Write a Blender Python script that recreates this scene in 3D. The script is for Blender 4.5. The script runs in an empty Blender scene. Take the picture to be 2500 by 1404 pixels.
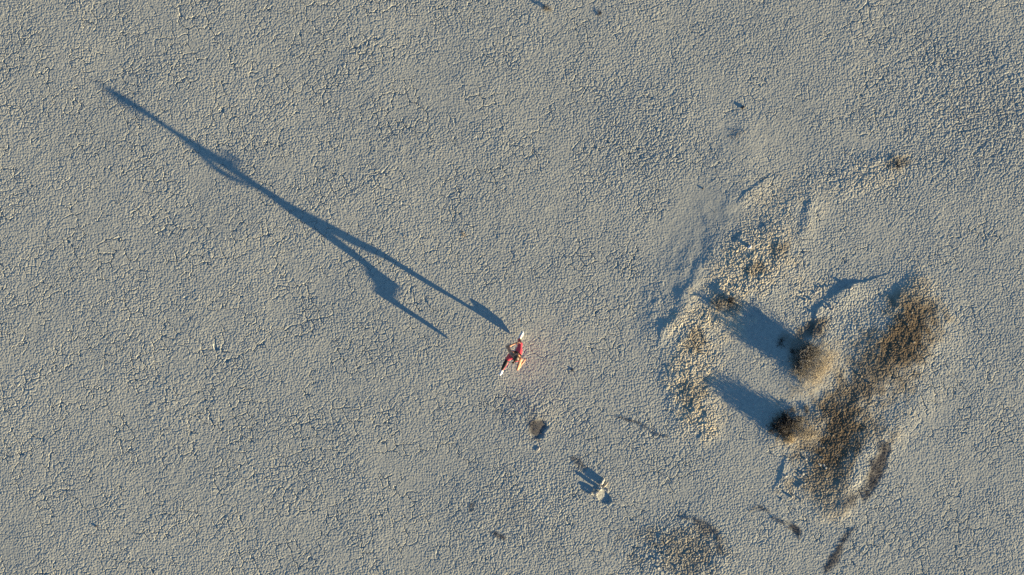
import bpy, math, random
import numpy as np
from mathutils import Vector, Matrix

SC = bpy.context.scene
COL = SC.collection

# ------------------------------------------------------------------ camera
CAM_H = 24.0
PX = 81.8                                  # photo pixels per metre on the ground
cam = bpy.data.cameras.new('camera')
cam.sensor_width = 36.0
cam.lens = 36.0 * PX * CAM_H / 2500.0
cam.clip_start = 0.1
cam.clip_end = 3000.0
cam_o = bpy.data.objects.new('camera', cam)
cam_o.location = (0, 0, CAM_H)
COL.objects.link(cam_o)
SC.camera = cam_o

# ------------------------------------------------------------------ light
SUN_EL = math.radians(6.4)
A = math.radians(32.9)                     # shadows fall up-left
SD = (-math.cos(A), math.sin(A))           # shadow direction on the ground, world x y
FW = (math.sin(A), math.cos(A))            # the runner's heading, square to the sun
AZ = math.atan2(-SD[0], -SD[1])            # compass bearing of the sun from +Y, clockwise

world = bpy.data.worlds.new('World')
SC.world = world
world.use_nodes = True
wn = world.node_tree
bg = wn.nodes['Background']
sky = wn.nodes.new('ShaderNodeTexSky')
sky.sky_type = 'NISHITA'
sky.sun_disc = False
sky.sun_elevation = SUN_EL
sky.sun_rotation = AZ
sky.altitude = 0
sky.air_density = 1.0
sky.dust_density = 0.2
sky.ozone_density = 3.6
wn.links.new(sky.outputs[0], bg.inputs[0])
bg.inputs[1].default_value = 0.068

sl = bpy.data.lights.new('sun', 'SUN')
sl.energy = 5.0
sl.angle = math.radians(0.5)
sl.color = (1.0, 0.80, 0.48)
sun = bpy.data.objects.new('sun', sl)
sun.rotation_euler = Vector((SD[0] * math.cos(SUN_EL), SD[1] * math.cos(SUN_EL), -math.sin(SUN_EL))).to_track_quat('-Z', 'Y').to_euler()
sun.location = (-SD[0] * 60, -SD[1] * 60, 10)
COL.objects.link(sun)

SC.view_settings.view_transform = 'Standard'
SC.view_settings.look = 'None'
SC.view_settings.exposure = 1.95
SC.view_settings.gamma = 1.0
SC.render.engine = 'CYCLES'
SC.cycles.use_denoising = False
SC.cycles.sample_clamp_indirect = 0.3
SC.cycles.max_bounces = 5
SC.cycles.diffuse_bounces = 3


# ------------------------------------------------------------------ helpers
def wpt(px, py):
    """A point of the photograph (pixels) on the ground plane, in metres."""
    return ((px - 1250.0) / PX, (702.0 - py) / PX)


def tag(o, label=None, cat=None, group=None, kind=None):
    if label: o['label'] = label
    if cat: o['category'] = cat
    if group: o['group'] = group
    if kind: o['kind'] = kind
    return o


def link(name, me, parent=None, mat=None):
    o = bpy.data.objects.new(name, me)
    COL.objects.link(o)
    if parent: o.parent = parent
    if mat: me.materials.append(mat)
    return o


def mesh_np(name, verts, faces, smooth=True):
    """Mesh from numpy arrays; faces is (n, 3) or (n, 4)."""
    verts = np.asarray(verts, np.float32)
    faces = np.asarray(faces, np.int32)
    me = bpy.data.meshes.new(name)
    n, k = faces.shape
    me.vertices.add(len(verts))
    me.vertices.foreach_set('co', verts.ravel())
    me.loops.add(n * k)
    me.loops.foreach_set('vertex_index', faces.ravel())
    me.polygons.add(n)
    me.polygons.foreach_set('loop_start', np.arange(0, n * k, k, dtype=np.int32))
    me.polygons.foreach_set('loop_total', np.full(n, k, np.int32))
    me.polygons.foreach_set('use_smooth', np.full(n, smooth, bool))
    me.update(calc_edges=True)
    return me


# ------------------------------------------------------------------ noise
def h2(ix, iy, s):
    n = (ix.astype(np.uint32) * np.uint32(374761393) + iy.astype(np.uint32) * np.uint32(668265263)
         + np.uint32((s * 2246822519) & 0xffffffff))
    n = (n ^ (n >> np.uint32(13))) * np.uint32(1274126177)
    n = (n ^ (n >> np.uint32(15))) * np.uint32(2246822519)
    n = n ^ (n >> np.uint32(16))
    return (n & np.uint32(0xffffff)).astype(np.float32) / np.float32(0xffffff)


def vnoise(x, y, s):
    """Smooth value noise in -1..1."""
    fx = np.floor(x); fy = np.floor(y)
    tx = (x - fx).astype(np.float32); ty = (y - fy).astype(np.float32)
    ix = fx.astype(np.int64); iy = fy.astype(np.int64)
    tx = tx * tx * (3 - 2 * tx); ty = ty * ty * (3 - 2 * ty)
    a = h2(ix, iy, s); b = h2(ix + 1, iy, s); c = h2(ix, iy + 1, s); d = h2(ix + 1, iy + 1, s)
    return ((a + (b - a) * tx) * (1 - ty) + (c + (d - c) * tx) * ty) * 2 - 1


def fbm(x, y, s, o=4, gain=0.5):
    v = 0; amp = 1.0; t = 0
    for i in range(o):
        ca, sa = math.cos(0.6 + 1.3 * i + s), math.sin(0.6 + 1.3 * i + s)
        v = v + amp * vnoise((x * ca - y * sa) * (2.03 ** i) + 17.3 * i, (x * sa + y * ca) * (2.03 ** i) - 9.1 * i, s + i)
        t += amp; amp *= gain
    return v / t


def worley(x, y, s, jit=1.0):
    """F1, F2 - F1 and a random value per cell; every layer is turned so no lattice lines up."""
    ca, sa = math.cos(0.35 + s * 1.13), math.sin(0.35 + s * 1.13)
    x, y = x * ca - y * sa, x * sa + y * ca
    ix = np.floor(x).astype(np.int64); iy = np.floor(y).astype(np.int64)
    f1 = np.full(x.shape, 9.0, np.float32); f2 = f1.copy(); cid = np.zeros(x.shape, np.float32)
    for dx in (-1, 0, 1):
        for dy in (-1, 0, 1):
            cx = ix + dx; cy = iy + dy
            jx = h2(cx, cy, s); jy = h2(cx, cy, s + 101)
            d = np.sqrt((cx + 0.5 + (jx - 0.5) * jit - x) ** 2 + (cy + 0.5 + (jy - 0.5) * jit - y) ** 2).astype(np.float32)
            near = d < f1
            f2 = np.where(near, f1, np.minimum(f2, d))
            cid = np.where(near, jx, cid)
            f1 = np.where(near, d, f1)
    return f1, f2 - f1, cid


def sstep(a, b, x):
    t = np.clip((x - a) / (b - a), 0, 1)
    return t * t * (3 - 2 * t)


# ------------------------------------------------------------------ ground
def blob(x, y, cx, cy, rx, ry, ang=0.0, soft=0.45, wob=0.0, n=None):
    """Soft ellipse given in photo pixels; angle in degrees as seen in the photo."""
    wx, wy = wpt(cx, cy)
    a = math.radians(-ang)
    dx = x - wx; dy = y - wy
    u = (dx * math.cos(a) + dy * math.sin(a)) / (rx / PX)
    v = (-dx * math.sin(a) + dy * math.cos(a)) / (ry / PX)
    d = np.sqrt(u * u + v * v)
    if n is not None: d = d + wob * n
    return 1 - sstep(1 - soft, 1 + soft, d)


def polyline_sd(x, y, pts):
    """Signed distance to a polyline in photo pixels: positive to its right (sun side), plus t along it 0..1."""
    P = [wpt(*p) for p in pts]
    best = np.full(x.shape, 1e9, np.float32); sg = np.zeros(x.shape, np.float32); tt = np.zeros(x.shape, np.float32)
    for i in range(len(P) - 1):
        ax, ay = P[i]; bx, by = P[i + 1]
        ex, ey = bx - ax, by - ay
        L2 = ex * ex + ey * ey
        t = np.clip(((x - ax) * ex + (y - ay) * ey) / L2, 0, 1)
        qx = x - ax - t * ex; qy = y - ay - t * ey
        d = np.sqrt(qx * qx + qy * qy)
        m = d < best
        best = np.where(m, d, best)
        sg = np.where(m, np.sign(ex * (y - ay) - ey * (x - ax)), sg)
        tt = np.where(m, (i + t) / (len(P) - 1), tt)
    return best * sg, tt


def spaced(a, b, st, grow, far):
    mid = np.arange(a, b + st * 0.5, st)
    ext = []; s = st; p = 0.0
    while p < far:
        s *= grow; p += s; ext.append(p)
    ext = np.array(ext)
    return np.concatenate([(mid[0] - ext)[::-1], mid, mid[-1] + ext])


STEP = 0.0128
gx = spaced(-15.9, 15.9, STEP, 1.10, 900.0)
gy = spaced(-9.2, 9.2, STEP, 1.10, 900.0)
X, Y = np.meshgrid(gx, gy)
X = X.astype(np.float64); Y = Y.astype(np.float64)
_r = np.random.default_rng(1)                # loosen the lattice so its rows never show
_in = (np.abs(X) < 16.4) & (np.abs(Y) < 9.7)
X += np.where(_in, _r.uniform(-0.36, 0.36, X.shape), 0) * STEP
Y += np.where(_in, _r.uniform(-0.36, 0.36, X.shape), 0) * STEP


SCARPS = [  # polyline in photo pixels going down, rise in m, width of the drop, run-out on the high side, strength along it
    ([(1835, 325), (1800, 400), (1788, 480), (1765, 545), (1738, 600), (1700, 650), (1668, 690), (1645, 745), (1622, 790), (1600, 830), (1560, 880)], 0.050, 1.50, 2.0, (0.2, 0.4, 0.6, 0.6, 0.7, 0.9, 1.0, 1.0, 0.9, 0.5, 0)),
    ([(1770, 545), (1735, 600), (1700, 650), (1662, 720), (1640, 765), (1612, 810)], 0.012, 0.30, 0.7, (0, 0.6, 0.9, 1, 0.9, 0)),
    ([(2128, 682), (2075, 702), (2045, 720), (2012, 728), (1992, 752), (1988, 790), (1978, 830), (1965, 850)], 0.030, 0.05, 0.7, (0.3, 1.0, 0.9, 0.45, 0.9, 0.8, 0.8, 0)),
    ([(2275, 930), (2250, 965), (2215, 1010), (2180, 1050), (2160, 1085), (2130, 1110)], 0.026, 0.80, 1.0, (0.1, 0.7, 1.0, 1.0, 0.5, 0)),
    ([(2200, 690), (2185, 730), (2180, 770)], 0.026, 0.12, 0.5, (0, 1, 0)),
    ([(1990, 470), (1975, 500), (1962, 540), (1940, 600)], 0.016, 0.20, 0.6, (0, 1, 1, 0)),
    ([(1900, 420), (1870, 430), (1820, 470), (1795, 500)], 0.013, 0.10, 0.6, (0.3, 1, 0.8, 0)),
    ([(1815, 560), (1800, 580), (1780, 600)], 0.016, 0.12, 0.5, (0, 1, 0)),
    ([(2190, 370), (2170, 385), (2150, 420), (2060, 440), (2040, 470)], 0.010, 0.15, 0.5, (0, 1, 0.6, 0.7, 0)),
    ([(1920, 1110), (1905, 1160), (1880, 1200)], 0.018, 0.07, 0.5, (0.2, 1, 0)),
    ([(1640, 770), (1618, 800), (1605, 850)], 0.018, 0.06, 0.4, (0.2, 1, 0)),
]
HOLES = [  # cx, cy, rx, ry, angle, depth, softness
    (1314, 1046, 18, 26, 12, 0.030, 0.16),
    (1474, 1213, 21, 13, 35, 0.055, 0.10),
    (1436, 1180, 26, 10, 35, 0.018, 0.2),
    (2142, 1146, 14, 62, 22, 0.010, 0.3),
    (1932, 1285, 7, 26, -40, 0.010, 0.3),
]


RIM = [(2180, 390), (2100, 430), (2010, 450), (1930, 500), (1905, 550), (1852, 633), (1785, 700), (1708, 790), (1675, 860), (1672, 935), (1697, 1005), (1730, 1045)]
RIM_W = (36, 46, 36, 52, 70, 88, 78, 66, 60, 60, 56, 30)
STAIN = [(2235, 700), (2222, 745), (2210, 800), (2185, 850), (2140, 910), (2100, 965), (2075, 1015), (2050, 1065), (2025, 1115), (2010, 1165), (2030, 1220), (2060, 1250)]
STAIN_W = (36, 70, 80, 76, 72, 80, 96, 110, 96, 80, 60, 24)
STAIN_S = (0.35, 0.8, 1.0, 0.9, 0.75, 0.75, 0.85, 1.0, 0.95, 0.7, 0.45, 0.3)


def band(X, Y, pts, wid, n, soft=0.9):
    d, t = polyline_sd(X, Y, pts)
    w = np.interp(t, np.linspace(0, 1, len(wid)), wid) / PX
    return 1 - sstep(1 - soft, 1 + soft * 0.6, np.abs(d) / w + n), t


def ground_height(X, Y, masks):
    w1 = fbm(X * 7.0, Y * 7.0, 11, 3); w2 = fbm(X * 7.0 + 40, Y * 7.0 - 13, 12, 3)
    lo1 = fbm(X * 0.22, Y * 0.22, 21, 3); lo2 = fbm(X * 0.55, Y * 0.55, 31, 3); lo3 = fbm(X * 1.5, Y * 1.5, 41, 3)
    mid = fbm(X * 4.5, Y * 4.5, 51, 4)
    smooth = np.maximum.reduce([
        blob(X, Y, 1690, 560, 75, 150, 18, 0.6, 0.4, lo3), blob(X, Y, 1790, 350, 55, 45, 0, 0.6, 0.4, lo3) * 0.8,
        blob(X, Y, 1775, 520, 50, 40, -30, 0.6, 0.3, lo3), blob(X, Y, 2105, 350, 60, 22, 10, 0.7, 0.3, lo3) * 0.9,
        blob(X, Y, 2235, 1085, 50, 80, 35, 0.7, 0.5, lo3) * 0.45, blob(X, Y, 1690, 690, 40, 70, 20, 0.6, 0.3, lo3),
        blob(X, Y, 1985, 950, 40, 40, -30, 0.6, 0.3, lo3) * 0.7, blob(X, Y, 1840, 815, 90, 45, 35, 0.5, 0.2, lo3) * 0.55,
        blob(X, Y, 1810, 975, 75, 40, 35, 0.5, 0.2, lo3) * 0.8])
    rough = np.maximum.reduce([
        blob(X, Y, 1840, 640, 110, 90, -35, 0.5, 0.5, lo3), blob(X, Y, 1690, 930, 60, 140, 10, 0.5, 0.5, lo3),
        blob(X, Y, 2200, 800, 110, 130, 10, 0.5, 0.5, lo3) * 0.6, blob(X, Y, 2060, 1080, 110, 170, 30, 0.5, 0.5, lo3) * 0.6,
        blob(X, Y, 1670, 1350, 120, 90, 0, 0.4, 0.4, lo3), blob(X, Y, 2130, 420, 130, 60, -10, 0.6, 0.5, lo3) * 0.8,
        blob(X, Y, 2390, 270, 200, 150, 0, 0.7, 0.5, lo3) * 0.9, blob(X, Y, 2030, 760, 100, 80, 0, 0.5, 0.4, lo3) * 0.8,
        blob(X, Y, 1270, 1250, 150, 100, -15, 0.7, 0.5, lo3) * 0.6, blob(X, Y, 1300, 1020, 60, 60, 0, 0.6, 0.5, lo3) * 0.5, blob(X, Y, 1570, 330, 110, 150, 10, 0.8, 0.5, lo3) * 0.55])
    rim, rt = band(X, Y, RIM, RIM_W, 0.5 * lo3 + 0.3 * mid)
    rim = rim * np.interp(rt, (0, 0.18, 0.34, 0.45, 1), (0.35, 0.30, 0.35, 0.9, 1.0))
    rough = np.maximum(rough, 0.9 * rim)
    big = 0.60 * sstep(0.0, 0.65, lo2 + 0.45 * rough - 0.35 * smooth + 0.25 * lo3)      # coarser plates here and there
    amp = np.maximum(0.32, 0.62 + 0.20 * lo2 + 0.26 * lo3 + 0.80 * rough) * (1 - 0.62 * smooth)
    # mud crumbs: small domed plates in three sizes
    u = X + 0.035 * w1; v = Y + 0.035 * w2
    f1, e1, c1 = worley(u / 0.078, v / 0.078, 1, 0.95)
    dome1 = sstep(0.0, 0.32, e1) * (0.50 + 0.80 * c1) + 0.40 * np.maximum(0, 1 - f1 * f1 * 2.2)
    f3, e3, c3 = worley(u / 0.058 + 5, v / 0.058, 3, 0.95)
    dome3 = sstep(0.0, 0.6, e3) * (0.4 + 0.9 * c3)
    f2, e2, c2 = worley((X + 0.05 * w2) / 0.150 + 3, (Y + 0.05 * w1) / 0.150, 2, 0.95)
    dome2 = sstep(0.0, 0.30, e2) * (0.45 + 0.8 * c2)
    crumbs = 0.0072 * dome1 + 0.0018 * dome3
    plates = 0.0088 * dome2 + 0.0032 * dome3 + 0.0022 * dome1
    H = (crumbs * (1 - big) + plates * big) * amp
    H = H + 0.0030 * mid * amp + 0.005 * lo3 * (0.5 + 0.7 * rough) + 0.0012 * fbm(X * 22, Y * 22, 61, 1) * (0.7 + 0.6 * rough + 0.4 * smooth)
    # long drying cracks
    crk = sstep(-0.30, 0.25, fbm(X * 0.9 + 9, Y * 0.9, 71, 3) * 0.7 + 0.10 + 0.25 * sstep(3.0, -9.0, X) - 0.10)
    _, ec, cc = worley((X + 0.10 * w2 + 0.05 * mid) / 0.36, (Y + 0.10 * w1 - 0.05 * mid) / 0.36, 5, 0.8)
    width = 0.048 + 0.020 * vnoise(X * 3.1, Y * 3.1, 77)
    gate = sstep(-0.15, 0.25, vnoise(X * 2.3 + 31, Y * 2.3, 78) + 0.3 * mid + 0.05)
    crack = (1 - sstep(0.0, 1.0, ec / np.maximum(width, 0.012))) * crk * gate * (1 - smooth)
    H = H - 0.031 * crack
    _, ec2, _ = worley((X + 0.05 * w1) / 0.23 + 7, (Y + 0.05 * w2) / 0.23, 6, 0.8)
    crack2 = (1 - sstep(0.0, 0.10, ec2)) * sstep(0.0, 0.5, fbm(X * 1.3 - 5, Y * 1.3, 81, 3) - 0.05 + 0.4 * rough) * (1 - smooth)
    H = H - 0.014 * crack2
    # broad swells and the low banks round the shrubs
    for pts, rise, drop, run, wts in SCARPS:
        d, t = polyline_sd(X, Y, pts)
        d = d + (0.06 + 0.25 * min(drop, 0.35)) * lo3 + 0.045 * w1 + 0.02 * mid
        if drop > 0.3: d = d + 0.32 * drop
        end = np.interp(t, np.linspace(0, 1, len(wts)), wts) * (1 + 0.35 * lo3)
        H = H + rise * end * sstep(-drop * 0.5, drop * 0.5, d) * (1 - sstep(0.15 * run, run, d)) 
    edge = 0.32 * w1 + 0.12 * lo3
    for cx, cy, rx, ry, ang, dep, so in HOLES:
        m = blob(X, Y, cx, cy, rx, ry, ang, so, 1.0, edge)
        wx, wy = wpt(cx, cy)                                         # deepest under the sun-side wall, shelving up away from it
        sx = -((X - wx) * SD[0] + (Y - wy) * SD[1]) / (max(rx, ry) / PX)
        H = H * (1 - 0.75 * m) - dep * m * np.clip(0.50 + 0.52 * sx, 0.03, 1.05)
    for cx, cy, rx, ry, ang, up in [(1985, 900, 55, 55, 0, 0.05), (1935, 1050, 60, 35, -20, 0.04), (1860, 650, 120, 90, -35, 0.03),
                                    (2098, 1134, 36, 72, 22, 0.045), (2215, 800, 90, 120, 10, 0.03), (1765, 740, 40, 40, 0, 0.02), (1294, 1020, 44, 52, 15, 0.016)]:
        H = H + up * blob(X, Y, cx, cy, rx, ry, ang, 0.8, 0.3, lo3) * (1 + 0.25 * lo3)
    crust = np.maximum(rim, 0.45 * band(X, Y, STAIN, STAIN_W, 0.5 * lo3 + 0.4 * mid)[0])
    crust = np.maximum(crust, 0.7 * blob(X, Y, 1665, 1345, 110, 70, 8, 0.5, 0.5, lo3))
    _, es, cs = worley((X + 0.10 * w1) / 0.24, (Y + 0.10 * w2) / 0.24, 9, 0.9)       # broken slabs of crust, each at its own height
    H = H + crust * (0.020 * cs * sstep(0.0, 0.10, es) - 0.010 * (1 - sstep(0.0, 0.08, es)))
    H = H + 0.016 * rim * (1 + 0.5 * lo3 + 0.6 * mid) + 0.010 * lo1
    # stains of the soil, and shade painted in at the upper right
    n = 0.55 * lo3 + 0.75 * mid + 0.25 * w1
    def m_(lst):
        r = np.zeros(X.shape)
        for (cx, cy, rx, ry, ang, s) in lst:
            r = np.maximum(r, s * blob(X, Y, cx, cy, rx, ry, ang, 0.75, 0.85, n))
        return r
    sb, st_ = band(X, Y, STAIN, STAIN_W, 0.55 * lo3 + 0.50 * mid + 0.15 * w1, 1.0)
    H = H + 0.020 * sb * (1 + 0.5 * lo3 + 0.7 * mid)
    tan = m_([(1840, 640, 115, 75, -38, 0.9), (1745, 770, 75, 60, 20, 0.9), (1690, 900, 60, 130, 8, 0.75), (1725, 1010, 55, 60, 0, 0.7),
              (1995, 905, 66, 36, -55, 0.9), (1950, 1062, 75, 26, -8, 1.0), (1900, 500, 100, 70, -30, 0.5), (1985, 705, 75, 28, -10, 0.45),
              (2150, 420, 90, 40, -5, 0.45), (2200, 750, 80, 70, 0, 0.6), (2100, 1060, 120, 60, -40, 0.6), (1340, 1010, 30, 40, 0, 0.3),
              (1670, 1340, 80, 60, 0, 0.35), (2130, 1010, 100, 70, -40, 0.5), (1132, 575, 10, 8, 0, 0.8), (1105, 635, 20, 14, 0, 0.4)])
    brown = m_([(1665, 1345, 105, 62, 8, 0.45), (1840, 655, 30, 18, 0, 0.6), (1910, 610, 30, 18, -20, 0.55), (1700, 830, 30, 30, 0, 0.5),
                (1690, 960, 30, 50, 0, 0.4), (1985, 805, 34, 22, -20, 0.7), (2190, 395, 24, 18, 20, 0.55), (1765, 735, 34, 22, 30, 0.6), (1930, 1050, 50, 30, 0, 0.5), (1950, 850, 40, 28, 30, 0.5),
                (1970, 1000, 8, 12, 0, 0.8), (1330, 18, 9, 9, 0, 0.6)])
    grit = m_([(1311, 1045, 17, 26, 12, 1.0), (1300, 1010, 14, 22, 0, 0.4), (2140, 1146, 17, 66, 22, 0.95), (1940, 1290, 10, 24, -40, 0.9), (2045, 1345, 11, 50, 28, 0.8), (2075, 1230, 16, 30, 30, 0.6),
               (1545, 1028, 34, 5, 14, 0.6), (1415, 1130, 22, 12, 40, 0.45), (1800, 330, 28, 18, 0, 0.22), (1216, 1308, 20, 6, 25, 0.6), (1715, 1280, 44, 9, 30, 0.5), (1756, 1330, 9, 36, 0, 0.35), (1152, 1238, 7, 16, 30, 0.45), (1860, 1242, 22, 9, 0, 0.5), (1245, 1250, 70, 50, -15, 0.26), (1330, 1300, 60, 40, 0, 0.22), (1215, 1180, 40, 50, 0, 0.18), (2410, 265, 150, 110, 0, 0.24), (1810, 350, 40, 30, 0, 0.2)])  # the wide faint upper right dab paints in the shade of rougher ground
    tan = np.maximum(tan, np.interp(rt, (0, 0.18, 0.34, 0.45, 1), (0.40, 0.30, 0.45, 0.9, 0.95)) * band(X, Y, RIM, RIM_W, n, 0.8)[0])
    tan = np.maximum(tan, 0.6 * band(X, Y, STAIN, [w_ * 1.5 for w_ in STAIN_W], n, 0.8)[0])
    brown = np.maximum(brown, sb * np.interp(st_, np.linspace(0, 1, len(STAIN_S)), STAIN_S))
    ridge = blob(X, Y, 2110, 1137, 25, 66, 22, 0.5, 0.4, 0.6 * mid + 0.3 * lo3)      # the pale buried ridge keeps clear of the stain
    brown = brown * (1 - ridge); tan = tan * (1 - 0.6 * ridge)
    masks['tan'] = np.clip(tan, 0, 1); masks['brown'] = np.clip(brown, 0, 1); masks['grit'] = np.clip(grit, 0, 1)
    masks['rand'] = 0.5 + 0.5 * lo3
    return H


MASKS = {}
HZ = ground_height(X, Y, MASKS)
# far cells are too wide for crumbs: let them settle into gentle swells
fade = (1 - sstep(15.95, 19.0, np.abs(X))) * (1 - sstep(9.25, 12.0, np.abs(Y)))
HZ = HZ * fade


def gz(x, y):
    """Ground height near a point (highest of the vertices round it)."""
    i = int(np.clip(np.searchsorted(gx, x), 2, len(gx) - 3)); j = int(np.clip(np.searchsorted(gy, y), 2, len(gy) - 3))
    return float(np.mean(HZ[j - 2:j + 3, i - 2:i + 3]))


def gpt(px, py):
    x, y = wpt(px, py)
    return Vector((x, y, gz(x, y)))


# ------------------------------------------------------------------ materials
def nodes_mat(name, rough=0.9, spec=0.2):
    m = bpy.data.materials.new(name); m.use_nodes = True
    nt = m.node_tree; b = nt.nodes['Principled BSDF']
    b.inputs['Roughness'].default_value = rough
    b.inputs['Specular IOR Level'].default_value = spec
    return m, nt, b


def noise_mat(name, c1, c2, scale=30.0, rough=0.85, spec=0.2, detail=4.0, bump=0.0, coord='Object', lo=0.35, hi=0.65):
    m, nt, b = nodes_mat(name, rough, spec)
    tc = nt.nodes.new('ShaderNodeTexCoord')
    no = nt.nodes.new('ShaderNodeTexNoise'); no.inputs['Scale'].default_value = scale; no.inputs['Detail'].default_value = detail
    nt.links.new(tc.outputs[coord], no.inputs['Vector'])
    r = nt.nodes.new('ShaderNodeValToRGB')
    r.color_ramp.elements[0].position = lo; r.color_ramp.elements[0].color = (*c1, 1)
    r.color_ramp.elements[1].position = hi; r.color_ramp.elements[1].color = (*c2, 1)
    nt.links.new(no.outputs['Fac'], r.inputs['Fac']); nt.links.new(r.outputs['Color'], b.inputs['Base Color'])
    if bump:
        bp = nt.nodes.new('ShaderNodeBump'); bp.inputs['Strength'].default_value = bump; bp.inputs['Distance'].default_value = 0.01
        nt.links.new(no.outputs['Fac'], bp.inputs['Height']); nt.links.new(bp.outputs['Normal'], b.inputs['Normal'])
    return m


def ground_mat():
    m, nt, b = nodes_mat('cracked_mud', 0.95, 0.1)
    L = nt.links.new
    tc = nt.nodes.new('ShaderNodeTexCoord')
    at = nt.nodes.new('ShaderNodeAttribute'); at.attribute_name = 'stain'
    sep = nt.nodes.new('ShaderNodeSeparateColor'); L(at.outputs['Color'], sep.inputs[0])
    n1 = nt.nodes.new('ShaderNodeTexNoise'); n1.inputs['Scale'].default_value = 9.0; n1.inputs['Detail'].default_value = 6.0
    n2 = nt.nodes.new('ShaderNodeTexNoise'); n2.inputs['Scale'].default_value = 0.32; n2.inputs['Detail'].default_value = 4.0
    n3 = nt.nodes.new('ShaderNodeTexNoise'); n3.inputs['Scale'].default_value = 26.0; n3.inputs['Detail'].default_value = 3.0
    for n in (n1, n2, n3): L(tc.outputs['Object'], n.inputs['Vector'])
    r1 = nt.nodes.new('ShaderNodeValToRGB')
    r1.color_ramp.elements[0].position = 0.35; r1.color_ramp.elements[0].color = (0.376, 0.383, 0.356, 1)
    r1.color_ramp.elements[1].position = 0.65; r1.color_ramp.elements[1].color = (0.446, 0.450, 0.410, 1)
    L(n1.outputs['Fac'], r1.inputs['Fac'])
    r2 = nt.nodes.new('ShaderNodeValToRGB')
    r2.color_ramp.elements[0].position = 0.3; r2.color_ramp.elements[0].color = (0.84, 0.855, 0.855, 1)
    r2.color_ramp.elements[1].position = 0.7; r2.color_ramp.elements[1].color = (1.0, 0.99, 0.95, 1)
    L(n2.outputs['Fac'], r2.inputs['Fac'])
    mul = nt.nodes.new('ShaderNodeMix'); mul.data_type = 'RGBA'; mul.blend_type = 'MULTIPLY'; mul.inputs[0].default_value = 1.0
    L(r1.outputs['Color'], mul.inputs[6]); L(r2.outputs['Color'], mul.inputs[7])
    cur = mul.outputs[2]

    def layer(cur, fac_socket, ca, cb, lo, hi, noise):
        rr = nt.nodes.new('ShaderNodeValToRGB')
        rr.color_ramp.elements[0].position = 0.36; rr.color_ramp.elements[0].color = (*ca, 1)
        rr.color_ramp.elements[1].position = 0.64; rr.color_ramp.elements[1].color = (*cb, 1)
        L(noise.outputs['Fac'], rr.inputs['Fac'])
        ad = nt.nodes.new('ShaderNodeMath'); ad.operation = 'MULTIPLY_ADD'      # break the rim up with fine noise
        L(noise.outputs['Fac'], ad.inputs[0]); ad.inputs[1].default_value = 0.6; ad.inputs[2].default_value = -0.30
        a2 = nt.nodes.new('ShaderNodeMath'); a2.operation = 'ADD'
        L(fac_socket, a2.inputs[0]); L(ad.outputs[0], a2.inputs[1])
        a2.use_clamp = True
        mr = nt.nodes.new('ShaderNodeMapRange'); mr.inputs[1].default_value = lo; mr.inputs[2].default_value = hi
        L(a2.outputs[0], mr.inputs[0])
        gate = nt.nodes.new('ShaderNodeMath'); gate.operation = 'MULTIPLY'
        sm = nt.nodes.new('ShaderNodeMapRange'); sm.inputs[1].default_value = 0.02; sm.inputs[2].default_value = 0.25
        L(fac_socket, sm.inputs[0]); L(mr.outputs[0], gate.inputs[0]); L(sm.outputs[0], gate.inputs[1])
        mx = nt.nodes.new('ShaderNodeMix'); mx.data_type = 'RGBA'
        L(gate.outputs[0], mx.inputs[0]); L(cur, mx.inputs[6]); L(rr.outputs['Color'], mx.inputs[7])
        return mx.outputs[2]
    cur = layer(cur, sep.outputs[0], (0.46, 0.40, 0.29), (0.58, 0.52, 0.39), 0.15, 1.1, n1)
    cur = layer(cur, sep.outputs[1], (0.080, 0.062, 0.042), (0.185, 0.140, 0.090), 0.06, 0.88, n3)
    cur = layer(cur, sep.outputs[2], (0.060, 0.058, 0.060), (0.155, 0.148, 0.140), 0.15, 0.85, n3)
    L(cur, b.inputs['Base Color'])
    n4 = nt.nodes.new('ShaderNodeTexNoise'); n4.inputs['Scale'].default_value = 60.0; n4.inputs['Detail'].default_value = 4.0
    L(tc.outputs['Object'], n4.inputs['Vector'])
    bp = nt.nodes.new('ShaderNodeBump'); bp.inputs['Strength'].default_value = 0.35; bp.inputs['Distance'].default_value = 0.004
    L(n4.outputs['Fac'], bp.inputs['Height']); L(bp.outputs['Normal'], b.inputs['Normal'])
    return m


nx, ny = len(gx), len(gy)
idx = np.arange(nx * ny, dtype=np.int32).reshape(ny, nx)
quads = np.stack([idx[:-1, :-1], idx[:-1, 1:], idx[1:, 1:], idx[1:, :-1]], -1).reshape(-1, 4)
gme = mesh_np('ground', np.stack([X, Y, HZ], -1).reshape(-1, 3), quads, True)
att = gme.attributes.new('stain', 'FLOAT_COLOR', 'POINT')
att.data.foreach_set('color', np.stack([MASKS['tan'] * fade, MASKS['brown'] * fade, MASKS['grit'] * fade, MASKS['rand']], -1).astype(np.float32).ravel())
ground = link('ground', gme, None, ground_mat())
tag(ground, 'pale grey cracked dry mud flat covering the whole scene', 'ground', kind='structure')


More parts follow.
